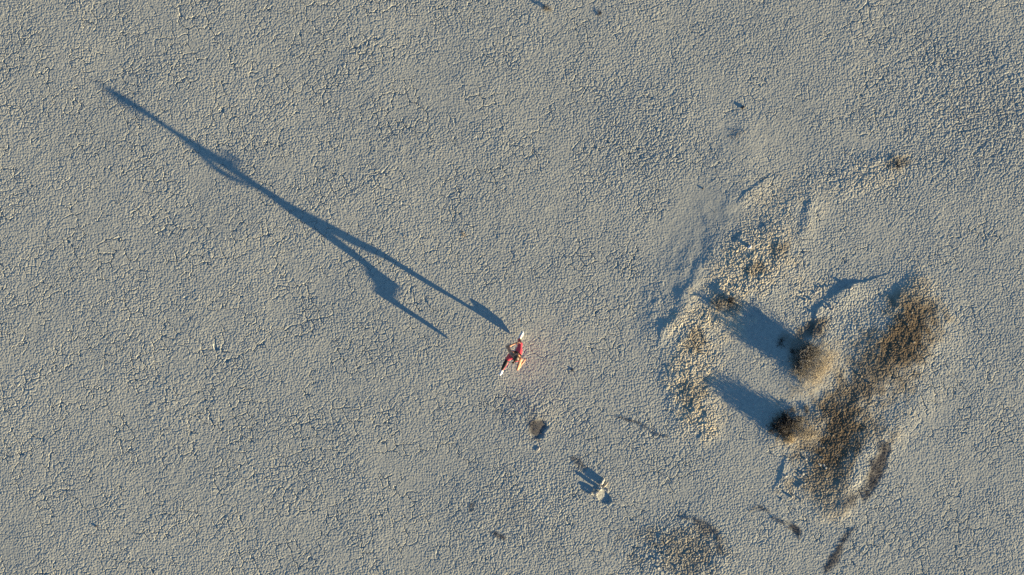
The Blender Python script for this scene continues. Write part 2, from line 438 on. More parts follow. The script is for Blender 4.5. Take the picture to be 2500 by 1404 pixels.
# ------------------------------------------------------------------ the runner: a smooth implicit body turned into a mesh
class Field:
    def __init__(self, lo, hi, res):
        self.lo = np.array(lo, float); self.res = res
        self.n = np.ceil((np.array(hi) - self.lo) / res).astype(int) + 1
        self.ax = [self.lo[i] + res * np.arange(self.n[i]) for i in range(3)]
        self.d = np.full(self.n, 1.0, np.float32)

    def _box(self, lo, hi):
        sl = []
        for i in range(3):
            a = int(np.clip(np.floor((lo[i] - self.lo[i]) / self.res), 0, self.n[i])); b = int(np.clip(np.ceil((hi[i] - self.lo[i]) / self.res) + 1, 0, self.n[i]))
            sl.append(slice(a, b))
        g = np.meshgrid(*[self.ax[i][sl[i]] for i in range(3)], indexing='ij')
        return tuple(sl), g

    def put(self, sl, nd, k):
        o = self.d[sl]
        if k > 0:
            h = np.maximum(k - np.abs(o - nd), 0) / k
            self.d[sl] = np.minimum(o, nd) - h * h * k * 0.25
        else:
            self.d[sl] = np.minimum(o, nd)

    def cone(self, a, b, ra, rb, k=0.02, grow=0.0):
        a = np.array(a, float); b = np.array(b, float); ra += grow; rb += grow
        m = max(ra, rb) + k + 3 * self.res
        sl, (gx_, gy_, gz_) = self._box(np.minimum(a, b) - m, np.maximum(a, b) + m)
        e = b - a; L2 = max(e @ e, 1e-9)
        t = np.clip(((gx_ - a[0]) * e[0] + (gy_ - a[1]) * e[1] + (gz_ - a[2]) * e[2]) / L2, 0, 1)
        d = np.sqrt((gx_ - a[0] - t * e[0]) ** 2 + (gy_ - a[1] - t * e[1]) ** 2 + (gz_ - a[2] - t * e[2]) ** 2) - (ra + (rb - ra) * t)
        self.put(sl, d.astype(np.float32), k)

    def ell(self, c, r, R=None, k=0.02, grow=0.0):
        c = np.array(c, float); r = np.array(r, float) + grow
        R = np.eye(3) if R is None else np.array(R)
        m = max(r) + k + 3 * self.res
        sl, (gx_, gy_, gz_) = self._box(c - m, c + m)
        p = np.stack([gx_ - c[0], gy_ - c[1], gz_ - c[2]], -1) @ R
        k0 = np.sqrt(((p / r) ** 2).sum(-1)); k1 = np.sqrt(((p / (r * r)) ** 2).sum(-1))
        d = k0 * (k0 - 1) / np.maximum(k1, 1e-6)
        self.put(sl, d.astype(np.float32), k)

    def clip(self, p, n):
        """Keep the half-space on the side n points to."""
        n = np.array(n, float); n /= np.linalg.norm(n)
        d = -((self.ax[0] - p[0])[:, None, None] * n[0] + (self.ax[1] - p[1])[None, :, None] * n[1] + (self.ax[2] - p[2])[None, None, :] * n[2])
        self.d = np.maximum(self.d, d.astype(np.float32))

    def cut_ball(self, c, r):
        d = r - np.sqrt((self.ax[0] - c[0])[:, None, None] ** 2 + (self.ax[1] - c[1])[None, :, None] ** 2 + (self.ax[2] - c[2])[None, None, :] ** 2)
        self.d = np.maximum(self.d, d.astype(np.float32))

    def net(self):
        """Naive surface nets."""
        d = self.d; s = d < 0
        n = self.n
        acc = np.zeros((n[0] - 1, n[1] - 1, n[2] - 1, 3), np.float32); cnt = np.zeros((n[0] - 1, n[1] - 1, n[2] - 1), np.float32)
        corners = [(i, j, k) for i in (0, 1) for j in (0, 1) for k in (0, 1)]
        def sub(a, c): return a[c[0]:n[0] - 1 + c[0], c[1]:n[1] - 1 + c[1], c[2]:n[2] - 1 + c[2]]
        for a in corners:
            for ax in range(3):
                if a[ax]: continue
                b = list(a); b[ax] = 1
                da = sub(d, a); db = sub(d, b); m = (da < 0) != (db < 0)
                t = np.where(m, da / np.where(m, da - db, 1), 0)
                for q in range(3):
                    acc[..., q] += np.where(m, a[q] + (t if q == ax else 0), 0)
                cnt += m
        act = cnt > 0
        vid = np.full(act.shape, -1, np.int64); vid[act] = np.arange(act.sum())
        base = np.argwhere(act)
        v = (base + acc[act] / cnt[act][:, None]) * self.res + self.lo
        F = []
        for ax in range(3):
            o1, o2 = (ax + 1) % 3, (ax + 2) % 3
            lo = [slice(1, n[i] - 1) for i in range(3)]; hi = list(lo)
            lo[ax] = slice(0, n[ax] - 1); hi[ax] = slice(1, n[ax])
            sa = s[tuple(lo)]; sb = s[tuple(hi)]
            for flip in (False, True):
                m = (sa & ~sb) if not flip else (~sa & sb)
                p = np.argwhere(m)
                if not len(p): continue
                off = np.ones(3, int); off[ax] = 0
                p = p + off
                def at(d1, d2):
                    q = p.copy(); q[:, o1] -= d1; q[:, o2] -= d2
                    return vid[q[:, 0], q[:, 1], q[:, 2]]
                f = np.stack([at(1, 1), at(0, 1), at(0, 0), at(1, 0)], -1)
                F.append(f[:, ::-1] if flip else f)
        return v, np.concatenate(F)


def V3(*a): return np.array(a, float)


# joints in the runner's frame: x forward, y to her left, z up
J = dict(
    pel=V3(0.035, -0.085, 0.845), waist=V3(0.040, -0.095, 1.00), chest=V3(0.050, -0.105, 1.17), neck=V3(0.048, -0.105, 1.335), head=V3(0.062, -0.118, 1.505),
    hipR=V3(0.075, -0.165, 0.815), kneeR=V3(0.355, -0.045, 0.515), ankR=V3(0.450, 0.035, 0.145), heelR=V3(0.452, 0.048, 0.075), ballR=V3(0.610, 0.055, 0.128), toeR=V3(0.670, 0.057, 0.160),
    hipL=V3(0.005, -0.005, 0.805), kneeL=V3(-0.205, 0.020, 0.475), ankL=V3(-0.580, -0.020, 0.445), heelL=V3(-0.668, -0.035, 0.445), ballL=V3(-0.645, -0.040, 0.290), toeL=V3(-0.668, -0.042, 0.222),
    shR=V3(0.040, -0.262, 1.300), elR=V3(-0.235, -0.335, 1.160), wrR=V3(0.010, -0.378, 1.020),
    shL=V3(0.055, 0.050, 1.300), elL=V3(0.130, 0.245, 1.085), wrL=V3(0.338, 0.110, 1.105))


def unit(v): return v / np.linalg.norm(v)


def frame(z, x):
    z = unit(z); y = unit(np.cross(z, x)); x = np.cross(y, z)
    return np.stack([x, y, z], 1)


TR = frame(J['neck'] - J['pel'], V3(1, 0.12, 0))


def torso(f, g=0.0, k=0.045):
    f.ell(J['pel'] + V3(-0.015, 0, 0.0), (0.105, 0.165, 0.115), TR, k, g)
    f.ell(J['waist'], (0.085, 0.118, 0.13), TR, k, g)
    f.ell(J['chest'] + V3(-0.005, 0, 0.0), (0.092, 0.138, 0.155), TR, k, g)
    f.ell(J['chest'] + V3(0.070, 0.058, -0.015), (0.055, 0.062, 0.060), TR, k, g)
    f.ell(J['chest'] + V3(0.062, -0.068, -0.015), (0.055, 0.062, 0.060), TR, k, g)
    f.cone(J['shL'] * 0.8 + J['neck'] * 0.2, J['shR'] * 0.8 + J['neck'] * 0.2, 0.052, 0.052, k, g)
    f.ell(J['pel'] + V3(-0.085, 0.065, -0.025), (0.075, 0.085, 0.085), TR, k, g)
    f.ell(J['pel'] + V3(-0.080, -0.075, -0.020), (0.075, 0.085, 0.085), TR, k, g)


def leg(f, s, g=0.0):
    h, kn, an = J['hip' + s], J['knee' + s], J['ank' + s]
    f.cone(h, kn, 0.086, 0.056, 0.04, g)
    f.ell(h * 0.62 + kn * 0.38, (0.075, 0.078, 0.15), frame(kn - h, V3(1, 0, 0.3)), 0.05, g)
    f.ell(kn, (0.056, 0.055, 0.058), None, 0.03, g)
    f.cone(kn, an, 0.052, 0.036, 0.03, g)
    ax = unit(an - kn); back = unit(np.cross(np.cross(ax, unit(h - kn)), ax))
    if s == 'R': back = -unit(np.cross(np.cross(ax, V3(1, 0, 0)), ax))
    f.ell(kn * 0.66 + an * 0.34 + back * 0.018, (0.052, 0.052, 0.125), frame(ax, V3(1, 0.1, 0.2)), 0.035, g)


def foot(f, s, g=0.0, k=0.025):
    an, he, ba, to = J['ank' + s], J['heel' + s], J['ball' + s], J['toe' + s]
    f.cone(he, ba, 0.034, 0.040, k, g)
    f.cone(ba, to, 0.040, 0.028, k, g)
    f.cone(an, he, 0.034, 0.033, k, g)
    f.cone(an, he * 0.35 + ba * 0.65, 0.036, 0.034, k, g)


def arm(f, s, out):
    sh, el, wr = J['sh' + s], J['el' + s], J['wr' + s]
    f.ell(sh, (0.053, 0.053, 0.056), None, 0.05)
    f.cone(sh, el, 0.046, 0.036, 0.03)
    f.ell(sh * 0.55 + el * 0.45, (0.043, 0.043, 0.10), frame(el - sh, V3(0.3, 0.2, 1)), 0.03)
    f.cone(el, wr, 0.036, 0.024, 0.025)
    f.ell(el * 0.72 + wr * 0.28, (0.038, 0.036, 0.075), frame(wr - el, V3(0, 0, 1)), 0.03)
    d = unit(wr - el); n = unit(out - d * (out @ d)); w = np.cross(d, n)       # n: back of the hand, w: across the knuckles
    f.cone(wr, wr + d * 0.03, 0.023, 0.024, 0.015)
    for q in (-0.026, -0.009, 0.009, 0.026):
        f.cone(wr + d * 0.022 + w * q * 0.6, wr + d * 0.082 + w * q, 0.0135, 0.0125, 0.012)
    for q, ln in ((-0.029, 0.060), (-0.010, 0.074), (0.010, 0.082), (0.029, 0.072)):   # little finger to forefinger, relaxed curl
        k0 = wr + d * 0.086 + w * q
        d1 = unit(d - n * 0.45); d2 = unit(d * 0.45 - n); d3 = unit(d * 0.05 - n)
        a = k0 + d1 * ln * 0.46; b = a + d2 * ln * 0.32; c = b + d3 * ln * 0.22
        f.cone(k0, a, 0.0095, 0.0085, 0.004); f.cone(a, b, 0.0085, 0.0078, 0.003); f.cone(b, c, 0.0078, 0.0066, 0.003)
    t0 = wr + d * 0.025 + w * 0.022 - n * 0.006
    t1 = t0 + unit(d * 0.75 + w * 0.75 - n * 0.4) * 0.036; t2 = t1 + unit(d + w * 0.25 - n * 0.5) * 0.030
    f.cone(t0, t1, 0.014, 0.0105, 0.010); f.cone(t1, t2, 0.0105, 0.0085, 0.004)


HD = frame(unit(J['head'] - J['neck'] + V3(-0.01, 0, 0)), V3(1, 0.10, -0.05))   # head axes: forward, left, up


def hp(a, b, c): return J['head'] + HD @ V3(a, b, c)


def head(f):
    f.ell(hp(-0.012, 0, 0.022), (0.094, 0.075, 0.092), HD, 0.02)
    f.ell(hp(0.026, 0, -0.045), (0.060, 0.056, 0.068), HD, 0.03)
    f.cone(hp(0.056, 0, -0.098), hp(0.030, 0, -0.085), 0.020, 0.035, 0.02)
    f.cone(hp(0.083, 0, 0.004), hp(0.102, 0, -0.028), 0.0085, 0.0125, 0.012)       # nose
    f.cone(hp(0.078, 0.034, 0.018), hp(0.082, -0.034, 0.018), 0.012, 0.012, 0.012)   # brow
    f.cone(hp(0.078, 0.016, -0.058), hp(0.078, -0.016, -0.058), 0.010, 0.010, 0.008)  # lips
    for s in (1, -1):
        f.ell(hp(0.062, 0.040 * s, -0.025), (0.026, 0.022, 0.024), HD, 0.02)       # cheeks
        f.ell(hp(-0.006, 0.077 * s, -0.012), (0.020, 0.009, 0.031), HD, 0.006)     # ears
    f.cone(J['neck'] + V3(-0.012, 0, -0.03), hp(-0.010, 0, -0.07), 0.058, 0.050, 0.04)


skin_m = noise_mat('skin', (0.44, 0.215, 0.130), (0.52, 0.27, 0.17), 26, 0.5, 0.35, 4, 0.05)
pink_m = noise_mat('coral_pink_fabric', (0.50, 0.040, 0.070), (0.60, 0.058, 0.090), 60, 0.5, 0.35, 4, 0.1)
band_m = noise_mat('pale_pink_fabric', (0.62, 0.14, 0.20), (0.70, 0.20, 0.25), 60, 0.6, 0.3)
black_m = noise_mat('black_fabric', (0.008, 0.008, 0.010), (0.016, 0.015, 0.018), 60, 0.6, 0.3)
shoe_m = noise_mat('white_shoe_fabric', (0.50, 0.50, 0.53), (0.58, 0.58, 0.60), 90, 0.6, 0.3, 3, 0.1)
sole_m = noise_mat('white_rubber', (0.66, 0.66, 0.68), (0.76, 0.76, 0.77), 40, 0.5, 0.4)
lace_m = noise_mat('hot_pink_fabric', (0.72, 0.08, 0.26), (0.80, 0.14, 0.34), 90, 0.6, 0.3)
hair_m = noise_mat('brown_hair', (0.018, 0.010, 0.006), (0.075, 0.042, 0.022), 40, 0.42, 0.5, 5, 0.3)
tie_m = noise_mat('dark_hair_tie', (0.01, 0.01, 0.012), (0.02, 0.02, 0.022), 40)
eyewhite_m = noise_mat('eye', (0.70, 0.68, 0.66), (0.76, 0.74, 0.72), 60, 0.2, 0.5)
iris_m = noise_mat('iris', (0.02, 0.012, 0.008), (0.05, 0.03, 0.02), 200, 0.2, 0.5)
lip_m = noise_mat('lips', (0.42, 0.13, 0.11), (0.48, 0.17, 0.14), 80, 0.4, 0.4)

RUN0 = Vector(((1250 - 1250) / PX, (702 - 860) / PX, 0.0))
person = bpy.data.objects.new('person', None)
COL.objects.link(person)
person.empty_display_size = 0.3
person.location = (RUN0.x, RUN0.y, gz(RUN0.x, RUN0.y) + 0.028)
person.rotation_euler = (0, 0, math.atan2(FW[1], FW[0]))
tag(person, 'woman in coral pink leggings and black sports top caught mid stride while running', 'person')


def field_part(name, f, mat, parent):
    v, q = f.net()
    return link(name, mesh_np(name, v, q, True), parent, mat)


f = Field((-0.74, -0.50, 0.0), (0.76, 0.40, 1.66), 0.0055)
torso(f); leg(f, 'R'); leg(f, 'L'); foot(f, 'R'); foot(f, 'L')
arm(f, 'R', V3(0, -1, 0.25)); arm(f, 'L', V3(0.6, 0.8, 0.35)); head(f)
field_part('body', f, skin_m, person)

# leggings: coral to the knee, black below with a coral panel on the inner side
f = Field((-0.70, -0.32, 0.05), (0.62, 0.20, 1.02), 0.0065)
torso(f, 0.008); leg(f, 'R', 0.009); leg(f, 'L', 0.009)
f.clip(J['waist'] + TR @ V3(0, 0, -0.035), -TR[:, 2])
for s in 'RL':
    ax = unit(J['ank' + s] - J['knee' + s])
    f.clip(J['ank' + s] - ax * 0.03, -ax)
v, q = f.net()
me = mesh_np('leggings', v, q, True)
for m_ in (pink_m, black_m, band_m): me.materials.append(m_)
c = v[q].mean(1)
mi = np.zeros(len(q), np.int32)
for s, med in (('R', V3(0, 1, 0)), ('L', V3(0, -1, 0))):
    kn, an = J['knee' + s], J['ank' + s]
    L = np.linalg.norm(an - kn); ax = (an - kn) / L
    t = (c - kn) @ ax
    rad = c - kn - t[:, None] * ax
    near = (np.linalg.norm(rad, axis=1) < 0.095) & (t > 0.0) & (t < L)
    other = J['hip' + s]
    near &= np.linalg.norm(c - kn, axis=1) < L * 1.05
    rn = rad / np.maximum(np.linalg.norm(rad, axis=1), 1e-6)[:, None]
    md = med - ax * (med @ ax); md = unit(md)
    inner = rn @ md > (0.78 if s == 'L' else 0.6)
    mi[near & (t > (0.02 if s == 'L' else 0.075))] = 1
    mi[near & (t > 0.075) & inner] = 0
    if s == 'R': mi[near & (t > 0.055) & (t <= 0.078)] = 2
me.polygons.foreach_set('material_index', mi)
link('leggings', me, person)
f = Field((-0.2, -0.35, 0.86), (0.3, 0.2, 1.04), 0.006)
torso(f, 0.011)
f.clip(J['waist'] + TR @ V3(0, 0, -0.035), -TR[:, 2]); f.clip(J['waist'] + TR @ V3(0, 0, -0.085), TR[:, 2])
field_part('waistband', f, pink_m, person)

# sports top with crossed back straps
f = Field((-0.2, -0.40, 0.98), (0.3, 0.20, 1.42), 0.0055)
torso(f, 0.008)
f.clip(J['chest'] + TR @ V3(0, 0, -0.085), TR[:, 2]); f.clip(J['chest'] + TR @ V3(0, 0, 0.060), -TR[:, 2])
top = field_part('sports_top', f, black_m, person)
f = Field((-0.2, -0.40, 0.98), (0.3, 0.20, 1.46), 0.0055)
for sy in (1, -1):
    T = lambda a, b, c_: J['chest'] + TR @ V3(a, b, c_)
    path = [T(0.098, 0.060 * sy, 0.045), T(0.072, 0.070 * sy, 0.115), T(0.020, 0.074 * sy, 0.176), T(-0.035, 0.060 * sy, 0.160), T(-0.085, 0.018 * sy, 0.105), T(-0.104, -0.045 * sy, 0.040)]
    for a_, b_ in zip(path[:-1], path[1:]): f.cone(a_, b_, 0.013, 0.013, 0.006)
field_part('strap', f, black_m, top)

# shoes
for s, side in (('R', V3(0, 0, -1)), ('L', V3(-1, 0, 0))):
    an, he, ba, to = J['ank' + s], J['heel' + s], J['ball' + s], J['toe' + s]
    lo = np.minimum.reduce([an, he, ba, to]) - 0.08; hi = np.maximum.reduce([an, he, ba, to]) + 0.08
    fd = unit(ba - he); shin = unit(J['knee' + s] - an); upn = unit(shin - fd * (shin @ fd))
    f = Field(lo, hi, 0.0045)
    foot(f, s, 0.005, 0.03)
    f.clip(an + shin * 0.018, -shin)
    sh = field_part('shoe', f, shoe_m, person)
    f = Field(lo, hi, 0.0045)
    dn = -upn * 0.030
    f.cone(he + dn - fd * 0.012, he * 0.4 + ba * 0.6 + dn, 0.036, 0.038, 0.02); f.cone(he * 0.4 + ba * 0.6 + dn, ba + dn, 0.038, 0.044, 0.02); f.cone(ba + dn, to + dn * 0.7 + fd * 0.008, 0.044, 0.030, 0.02)
    f.clip(he - upn * 0.022, -upn) if s == 'L' else f.clip(he - upn * 0.022, -upn)
    field_part('sole', f, sole_m, sh)
    f = Field(lo, hi, 0.0045)
    wv = np.cross(upn, fd)
    for q_ in range(4):
        m0 = (an * 0.40 + ba * 0.60) + fd * (0.028 * q_ - 0.045) + upn * (0.036 - 0.008 * q_)
        f.cone(m0 + wv * 0.022, m0 - wv * 0.022 + fd * 0.008, 0.0065, 0.0065, 0.004)
    field_part('lace', f, lace_m, sh)

# hair drawn back over the skull, ponytail swinging behind
f = Field(J['head'] - 0.20, J['head'] + 0.16, 0.005)
f.ell(hp(-0.020, 0, 0.030), (0.100, 0.085, 0.097), HD, 0.02)
f.ell(hp(-0.070, 0, 0.012), (0.052, 0.060, 0.062), HD, 0.03)
f.clip(hp(0.030, 0, 0.052), HD @ V3(-0.75, 0, 0.70))
rg = np.random.default_rng(5)
g3 = np.meshgrid(*f.ax, indexing='ij')
loc = np.stack([g3[i] - J['head'][i] for i in range(3)], -1) @ HD
ang = np.arctan2(loc[..., 1], loc[..., 2] + 0.12)
f.d += (0.0022 * np.sin(ang * 46 + 9 * loc[..., 0] * 10) ).astype(np.float32)
hair = field_part('hair', f, hair_m, person)
f = Field(J['head'] + V3(-0.36, -0.12, -0.30), J['head'] + V3(0.0, 0.12, 0.14), 0.005)
p0 = hp(-0.115, 0.004, 0.040)
for i in range(26):
    a_ = rg.uniform(0, 6.283); r_ = rg.uniform(0.0, 0.020)
    o_ = HD @ V3(0, math.cos(a_) * r_, math.sin(a_) * r_)
    pts = [p0 + o_ * 0.4, p0 + HD @ V3(-0.045, 0.006, 0.010) + o_ * 1.3, p0 + HD @ V3(-0.075, 0.016, -0.035) + o_ * 1.5, p0 + HD @ V3(-0.088, 0.026, -0.095) + o_ * 1.2 + rg.normal(0, 0.006, 3), p0 + HD @ V3(-0.100 + rg.uniform(-0.02, 0.02), 0.030, -0.150 - rg.uniform(0, 0.04)) + o_ * 0.9]
    for j in range(4): f.cone(pts[j], pts[j + 1], (0.009, 0.011, 0.010, 0.007)[j], (0.011, 0.010, 0.007, 0.003)[j], 0.004)
pony = field_part('ponytail', f, hair_m, hair)
f = Field(p0 - 0.05, p0 + 0.05, 0.004)
for i in range(10):
    a_ = i / 10 * 6.283; b_ = (i + 1) / 10 * 6.283
    f.cone(p0 + HD @ V3(-0.004, math.cos(a_) * 0.019, math.sin(a_) * 0.019), p0 + HD @ V3(-0.004, math.cos(b_) * 0.019, math.sin(b_) * 0.019), 0.006, 0.006, 0.003)
field_part('hair_tie', f, tie_m, pony)
for sy in (1, -1):
    f = Field(hp(0.072, 0.032 * sy, -0.004) - 0.025, hp(0.072, 0.032 * sy, -0.004) + 0.025, 0.002)
    f.ell(hp(0.0745, 0.032 * sy, -0.003), (0.0125, 0.0145, 0.0085), HD, 0)
    eye = field_part('eye', f, eyewhite_m, person)
    f = Field(hp(0.085, 0.032 * sy, -0.003) - 0.012, hp(0.085, 0.032 * sy, -0.003) + 0.012, 0.0012)
    f.ell(hp(0.0850, 0.032 * sy, -0.003), (0.0028, 0.0055, 0.0055), HD, 0)
    field_part('iris', f, iris_m, eye)
f = Field(hp(0.082, 0, -0.058) - 0.035, hp(0.082, 0, -0.058) + 0.035, 0.002)
f.cone(hp(0.0855, 0.017, -0.0545), hp(0.0855, -0.017, -0.0545), 0.0042, 0.0042, 0.002); f.cone(hp(0.0850, 0.015, -0.0625), hp(0.0850, -0.015, -0.0625), 0.0048, 0.0048, 0.002)
field_part('lips', f, lip_m, person)


# ------------------------------------------------------------------ dead shrubs, straw and plant litter
def tubes(name, strands, sides=4):
    """strands: list of (points (n,3), r0, r1) -> one mesh of thin tapered stems."""
    VV, FF = [], []; base = 0
    for pts, r0, r1 in strands:
        pts = np.asarray(pts, float); n = len(pts)
        tg = np.gradient(pts, axis=0); tg /= np.maximum(np.linalg.norm(tg, axis=1), 1e-9)[:, None]
        up = np.where(np.abs(tg[:, 2:3]) > 0.9, np.array([[1.0, 0, 0]]), np.array([[0, 0, 1.0]]))
        a = np.cross(tg, up); a /= np.linalg.norm(a, axis=1)[:, None]; b = np.cross(tg, a)
        r = np.linspace(r0, r1, n)[:, None]
        th = np.arange(sides) / sides * 2 * math.pi
        ring = pts[:, None, :] + r[:, None] * (a[:, None, :] * np.cos(th)[None, :, None] + b[:, None, :] * np.sin(th)[None, :, None])
        VV.append(ring.reshape(-1, 3))
        i = np.arange(n - 1)[:, None] * sides; k = np.arange(sides)[None, :]; k2 = (k + 1) % sides
        FF.append((base + np.stack([i + k, i + k2, i + sides + k2, i + sides + k], -1)).reshape(-1, 4))
        base += n * sides
    return mesh_np(name, np.concatenate(VV), np.concatenate(FF), True)


def wander(rg, p, d, length, n, jit, droop=0.0):
    pts = [np.array(p, float)]; d = unit(np.array(d, float))
    for i in range(n):
        d = unit(d + rg.normal(0, jit, 3) + np.array([0, 0, -droop]))
        pts.append(pts[-1] + d * length / n)
        if pts[-1][2] < 0.004: pts[-1][2] = 0.004; d[2] = abs(d[2])
    return np.array(pts), d


bark_m = noise_mat('dead_grey_twig', (0.05, 0.047, 0.045), (0.36, 0.33, 0.28), 18, 0.8, 0.2)
branch_m = noise_mat('dark_dead_branch', (0.030, 0.026, 0.024), (0.10, 0.085, 0.07), 25, 0.8, 0.2)
darktwig_m = noise_mat('black_dead_twig', (0.016, 0.015, 0.016), (0.24, 0.21, 0.18), 11, 0.8, 0.2, 3, 0, 'Object', 0.48, 0.68)
straw_m = noise_mat('straw', (0.36, 0.29, 0.19), (0.60, 0.51, 0.36), 22, 0.8, 0.2)
litter_m = noise_mat('dark_litter', (0.05, 0.050, 0.053), (0.22, 0.21, 0.20), 20, 0.9, 0.1)


def shrub(name, px, py, half_long, half_deep, h, n, seed, label, mat, cat='shrub', ring=0.0048):
    """Low dead bush, long side square to the sun; thing > branch, twigs."""
    rg = np.random.default_rng(seed)
    o = bpy.data.objects.new(name, None); COL.objects.link(o)
    g = gpt(px, py); o.location = (g.x, g.y, g.z - 0.004)
    o.rotation_euler = (0, 0, math.atan2(FW[1], FW[0]))          # x along the long side, y away from the sun
    o.empty_display_size = 0.2
    tag(o, label, cat)
    main, fine = [], []
    for i in range(n):
        bx, by = rg.uniform(-0.55, 0.55) * half_long, rg.uniform(-0.5, 0.5) * half_deep
        a = rg.uniform(0, 2 * math.pi); el = rg.uniform(0.15, 1.2)
        d = np.array([math.cos(a) * math.cos(el) * half_long, math.sin(a) * math.cos(el) * half_deep, math.sin(el) * h * 1.25])
        ln = np.linalg.norm(d) * rg.uniform(0.55, 0.95); d = unit(d)
        pts, dd = wander(rg, (bx, by, 0.0), d, ln, 6, 0.22)
        pts[:, 2] = np.minimum(pts[:, 2], h * rg.uniform(0.86, 1.0))
        main.append((pts, ring * 1.7, ring * 0.8))
        for q in range(6):
            k = int(rg.integers(1, 6)); p = pts[k] + (pts[k + 1] - pts[k]) * rg.uniform()
            d2 = unit(unit(pts[k + 1] - pts[k]) + rg.normal(0, 0.75, 3) + np.array([0, 0, 0.15]))
            p2, d3 = wander(rg, p, d2, rg.uniform(0.10, 0.24) * (0.6 + h), 4, 0.35)
            p2[:, 2] = np.clip(p2[:, 2], 0.003, h)
            fine.append((p2, ring, ring * 0.5))
            for z in range(2):
                k3 = int(rg.integers(1, 4)); p3, _ = wander(rg, p2[k3], d3 + rg.normal(0, 0.8, 3), rg.uniform(0.04, 0.10), 3, 0.4)
                p3[:, 2] = np.clip(p3[:, 2], 0.003, h)
                fine.append((p3, ring * 0.7, ring * 0.35))
    for st in main[:8]:
        link('branch', tubes('branch', [st]), o, branch_m)
    fine += main[8:]
    link('twigs', tubes('twigs', fine), o, mat)
    return o


shrub('dead_shrub', 1962, 874, 0.62, 0.34, 0.37, 160, 11, 'largest dead shrub, a broad grey tangle of twigs casting the widest blue shadow', bark_m)
shrub('dead_shrub', 1912, 1035, 0.40, 0.33, 0.28, 100, 12, 'dense blackish dead shrub with a shadow, below the broad grey one', darktwig_m)
shrub('dead_shrub', 1947, 1028, 0.24, 0.26, 0.12, 16, 13, 'low grey tuft of dead twigs touching the sunny side of the blackish shrub', bark_m)
shrub('dead_shrub', 1778, 732, 0.16, 0.18, 0.08, 6, 14, 'small dark dead shrub where the broadest bush shadow ends', darktwig_m)
shrub('dead_shrub', 1747, 746, 0.16, 0.18, 0.07, 5, 15, 'small grey dead tuft beside the small dark shrub', bark_m)
shrub('dead_weed', 1905, 838, 0.13, 0.08, 0.06, 6, 16, 'dark dead weed lying inside the broadest bush shadow', darktwig_m, 'weed', 0.003)
shrub('dead_weed', 1934, 858, 0.08, 0.08, 0.05, 4, 17, 'tiny dark weed at the shaded foot of the largest dead shrub', darktwig_m, 'weed', 0.003)
shrub('dead_weed', 1337, 22, 0.10, 0.08, 0.06, 5, 18, 'lone brown dead weed at the top edge of the mud flat', bark_m, 'weed', 0.003)
shrub('dead_weed', 1468, 32, 0.08, 0.04, 0.02, 2, 19, 'thin dark twig near the top edge, right of the lone brown weed', darktwig_m, 'weed', 0.003)
shrub('dead_weed', 1971, 1000, 0.06, 0.10, 0.03, 4, 20, 'small reddish brown dead weed between the two big shrubs', bark_m, 'weed', 0.003)
shrub('dead_weed', 1932, 1002, 0.10, 0.13, 0.04, 6, 21, 'brown dead weed just above the blackish shrub', bark_m, 'weed', 0.003)
shrub('dead_weed', 2190, 398, 0.14, 0.12, 0.03, 3, 22, 'dark patchy dead weed high on the right, on a tan bank', darktwig_m, 'weed', 0.003)
shrub('dead_weed', 1130, 573, 0.06, 0.05, 0.012, 2, 23, 'faint tan weed lying above the runner', straw_m, 'weed', 0.003)


def straw(px, py, rl, rd, n, seed, label):
    """A thatch of fine dry grass pressed to the ground; thing > blades."""
    rg = np.random.default_rng(seed)
    o = bpy.data.objects.new('dry_grass_tuft', None); COL.objects.link(o)
    g = gpt(px, py); o.location = (g.x, g.y, g.z - 0.01); o.rotation_euler = (0, 0, math.atan2(FW[1], FW[0]))
    tag(o, label, 'grass tuft')
    st, up = [], []
    for i in range(n):
        r = rg.normal(0, 0.42, 2); r = r / max(1, np.linalg.norm(r))
        x, y = r[0] * rl, r[1] * rd
        z = 0.012 + 0.05 * max(0, 1 - r @ r)
        a = rg.uniform(0, 6.283)
        p, _ = wander(rg, (x, y, z), (math.cos(a), math.sin(a), rg.uniform(-0.2, 0.5)), rg.uniform(0.05, 0.14), 3, 0.3, 0.12)
        (up if i % 9 == 0 else st).append((p, 0.0022, 0.0010))
    link('blades', tubes('blades', st + up, 3), o, straw_m)
    return o


straw(2002, 896, 1.0, 0.36, 1000, 31, 'pale straw coloured grass thatch on the sunny side of the largest shrub')
straw(1962, 1058, 0.34, 0.62, 600, 32, 'straw coloured grass thatch on the sunny side of the blackish shrub')
straw(1925, 1070, 0.13, 0.20, 500, 33, 'thin straw grass wisp under the lower edge of the blackish shrub')


